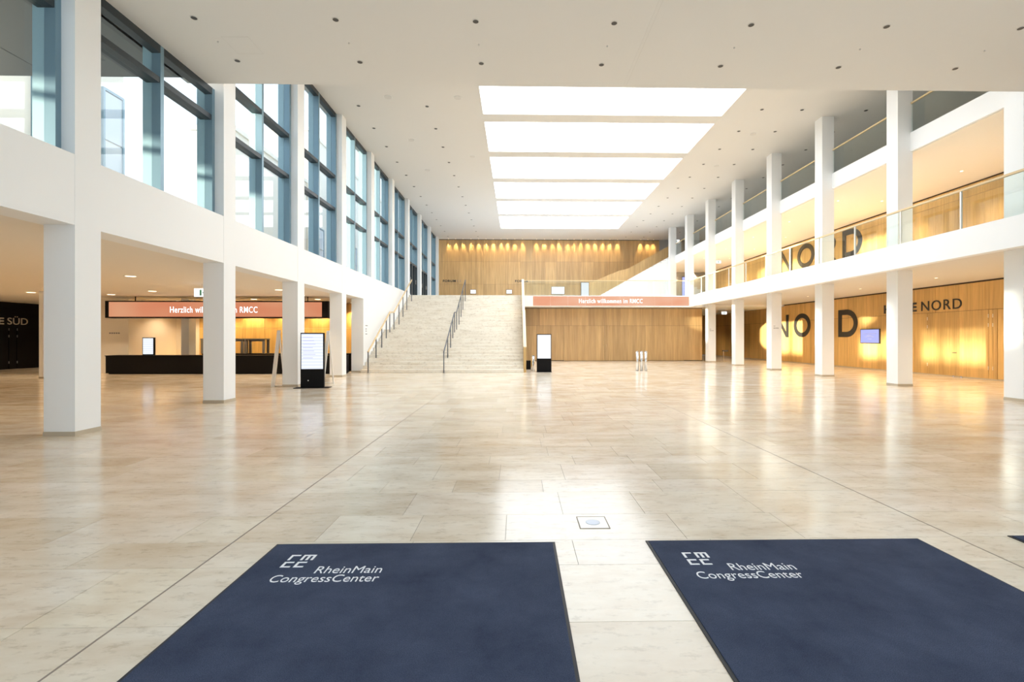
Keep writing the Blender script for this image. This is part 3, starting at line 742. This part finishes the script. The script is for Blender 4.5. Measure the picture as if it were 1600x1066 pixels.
# ------------------------------------------------------------------ ceiling fittings
def dl(x, y, z, r=.085, lit=False, label='', group=''):
    o = root('downlight', label, 'downlight', (x, y, z), group)
    MB().lathe([(r, -.008), (r, 0)], (0, 0, 0), 16).build('trim_ring', M['ring'], o, False)
    MB().lathe([(r*.78, -.011), (r*.78, -.004)], (0, 0, 0), 16).build('lamp' if lit else 'reflector', M['lamp'] if lit else M['recess'], o, False)
    return o
def add(proto, x, y): c = copy_tree(proto); c.location = (x, y, proto.location.z); return c
p = None
for y in (9.5, 10.95):
    for i in range(7):
        x = -6.16+2.675*i
        p = dl(x, y, H1, .07, False, 'small recessed downlight in the entrance ceiling', 'downlights of the entrance ceiling') if p is None else add(p, x, y) and p
ps = None
for i in range(7):
    x = -6.16+2.675*i
    if ps is None:
        ps = root('sprinkler', 'tiny sprinkler head in the entrance ceiling', 'sprinkler', (x, 10.25, H1), 'sprinklers of the entrance ceiling')
        MB().lathe([(.016, -.03), (.016, 0)], (0, 0, 0), 8).build('head', M['ring'], ps, False)
    else: add(ps, x, 10.25)
p = None
for j in range(14):
    y = 17.55+2.08*j
    for x in (-6.3, -3.6, 9.82, 11.45, 14.06):
        if p is None: p = dl(x, y, H2, .085, False, 'small recessed downlight in the high hall ceiling', 'downlights of the high hall ceiling')
        else: add(p, x, y)
psp = None
for x, y in ((-4.95, 18.9), (-4.95, 23.0), (-4.95, 27.1), (-2.3, 18.9), (-2.3, 25.0), (10.6, 22.0), (10.6, 26.1)):
    if psp is None:
        psp = root('ceiling_speaker', 'round pale speaker disc in the high hall ceiling', 'speaker', (x, y, H2), 'ceiling speakers')
        MB().lathe([(.15, -.012), (.15, 0)], (0, 0, 0), 20).build('grille', M['ring'], psp, False); MB().lathe([(.16, -.006), (.16, 0)], (0, 0, 0), 20).build('rim', M['white'], psp, False)
    else: add(psp, x, y)
def lamp_light(parent, energy, col=(1, .78, .52), size=.2, spot=None, dz=-.03):
    if spot: l = bpy.data.lights.new('lamp_light', 'SPOT'); l.spot_size = spot; l.spot_blend = .6; l.shadow_soft_size = .05
    else: l = bpy.data.lights.new('lamp_light', 'AREA'); l.shape = 'DISK'; l.size = size
    l.energy = energy; l.color = col
    o = bpy.data.objects.new('lamp_light', l); COL.objects.link(o); o.parent = parent; o.location = (0, 0, dz); return o
p = None
for (x, y) in ((-11.54, 14.92), (-14.37, 19.67), (-16.8, 24.8), (-17.2, 21.2), (-19.66, 20.3), (-9.14, 19.05), (-12.03, 20.6), (-9.3, 21.4), (-12.5, 23.6), (-9.5, 23.6), (-17.0, 14.9), (-11.5, 10.1), (-17, 10.1), (-22.5, 19.7), (-22.5, 14.9), (-23.2, 26.5), (-11.5, 5.2), (-17, 5.2)):  # lamps between desk and back wall are added to brighten the recess
    o = dl(x, y, LOWC, .17, True, 'glowing warm round downlight in the low reception ceiling', 'lit downlights of the reception ceiling')
    lamp_light(o, 130, spot=2.0)
for i in range(5):
    o = dl(-15.6+1.75*i, 25.7, LOWC, .07, True, 'small warm wall washer above the oak reception wall', 'wall washers behind the reception')
    lamp_light(o, 260, (1, .72, .34), spot=1.9)
px = (701,712,723.5,736,748,759.5,771,783,793,804.5,816.6,838.5,850.7,863,874,887,897,908,919,930,942,953,965,1001,1012,1021)
for q in px:
    X = ((q-824.3)/770*math.cos(.0198)+math.sin(.0198)); Y = -(q-824.3)/770*math.sin(.0198)+math.cos(.0198)
    o = dl(X/Y*45.8, 45.76, H2, .05, True, 'tiny warm wall washer above the oak back wall', 'wall washers of the back wall')
    lamp_light(o, 170, (1, .70, .34), spot=.72).rotation_euler = (.22, 0, 0)
for i in range(9):
    for x in (14.4, 16.4):
        o = dl(x, 13.9+S*i*.98, 7.78, .06, True, 'small warm downlight in the upper gallery ceiling', 'downlights of the upper gallery')
        lamp_light(o, 180, spot=2.2)
for i in range(6):
    o = dl(15.6, 14.0+S*i, 3.85, .06, True, 'small added downlight brightening the oak below the right hand gallery', 'added downlights below the gallery')  # added lamps that brighten the oak wall under the gallery
    lamp_light(o, 240, spot=2.2)
for yy in (35.5, 39.5, 43.5):
    o = dl(15.6, yy, 3.72, .06, True, 'small warm downlight added to brighten the passage beyond the farthest right pillars', 'added downlights of the far passage'); lamp_light(o, 170, spot=2.0)  # added lamps, so the far passage does not go dark
def exit_sign(label, loc, w=.36, h=.2):
    r = root('exit_sign', label, 'exit sign', loc, 'hanging emergency signs')
    B(-w/2, w/2, -.03, .03, -h, 0).build('light_box', M['signwhite'], r, False)
    MB().box(-.06, .0, -.034, -.03, -h+.04, -.05).lathe([(.02, -.005), (.02, .005)], (-.03, -.03, -.04), 8).build('pictogram', M['green'], r, False)
    B(.03, .12, -.034, -.03, -h*.55, -h*.45).build('arrow', M['green'], r, False)
    MB().tube((0, 0, 0), (0, 0, .16), .008, 6).build('hanger', M['steel'], r, False)
exit_sign('white emergency sign hanging left of the second pillar', (-10.75, 17, 3.29), .5, .28)
exit_sign('emergency sign hanging below the gallery by the farthest pillars', (15.2, 36, 3.55)); exit_sign('emergency sign under the second floor slab', (15.6, 38, 7.62)); exit_sign('emergency sign on the second floor by the back stair', (14.6, 45, 10.64), .5, .3)
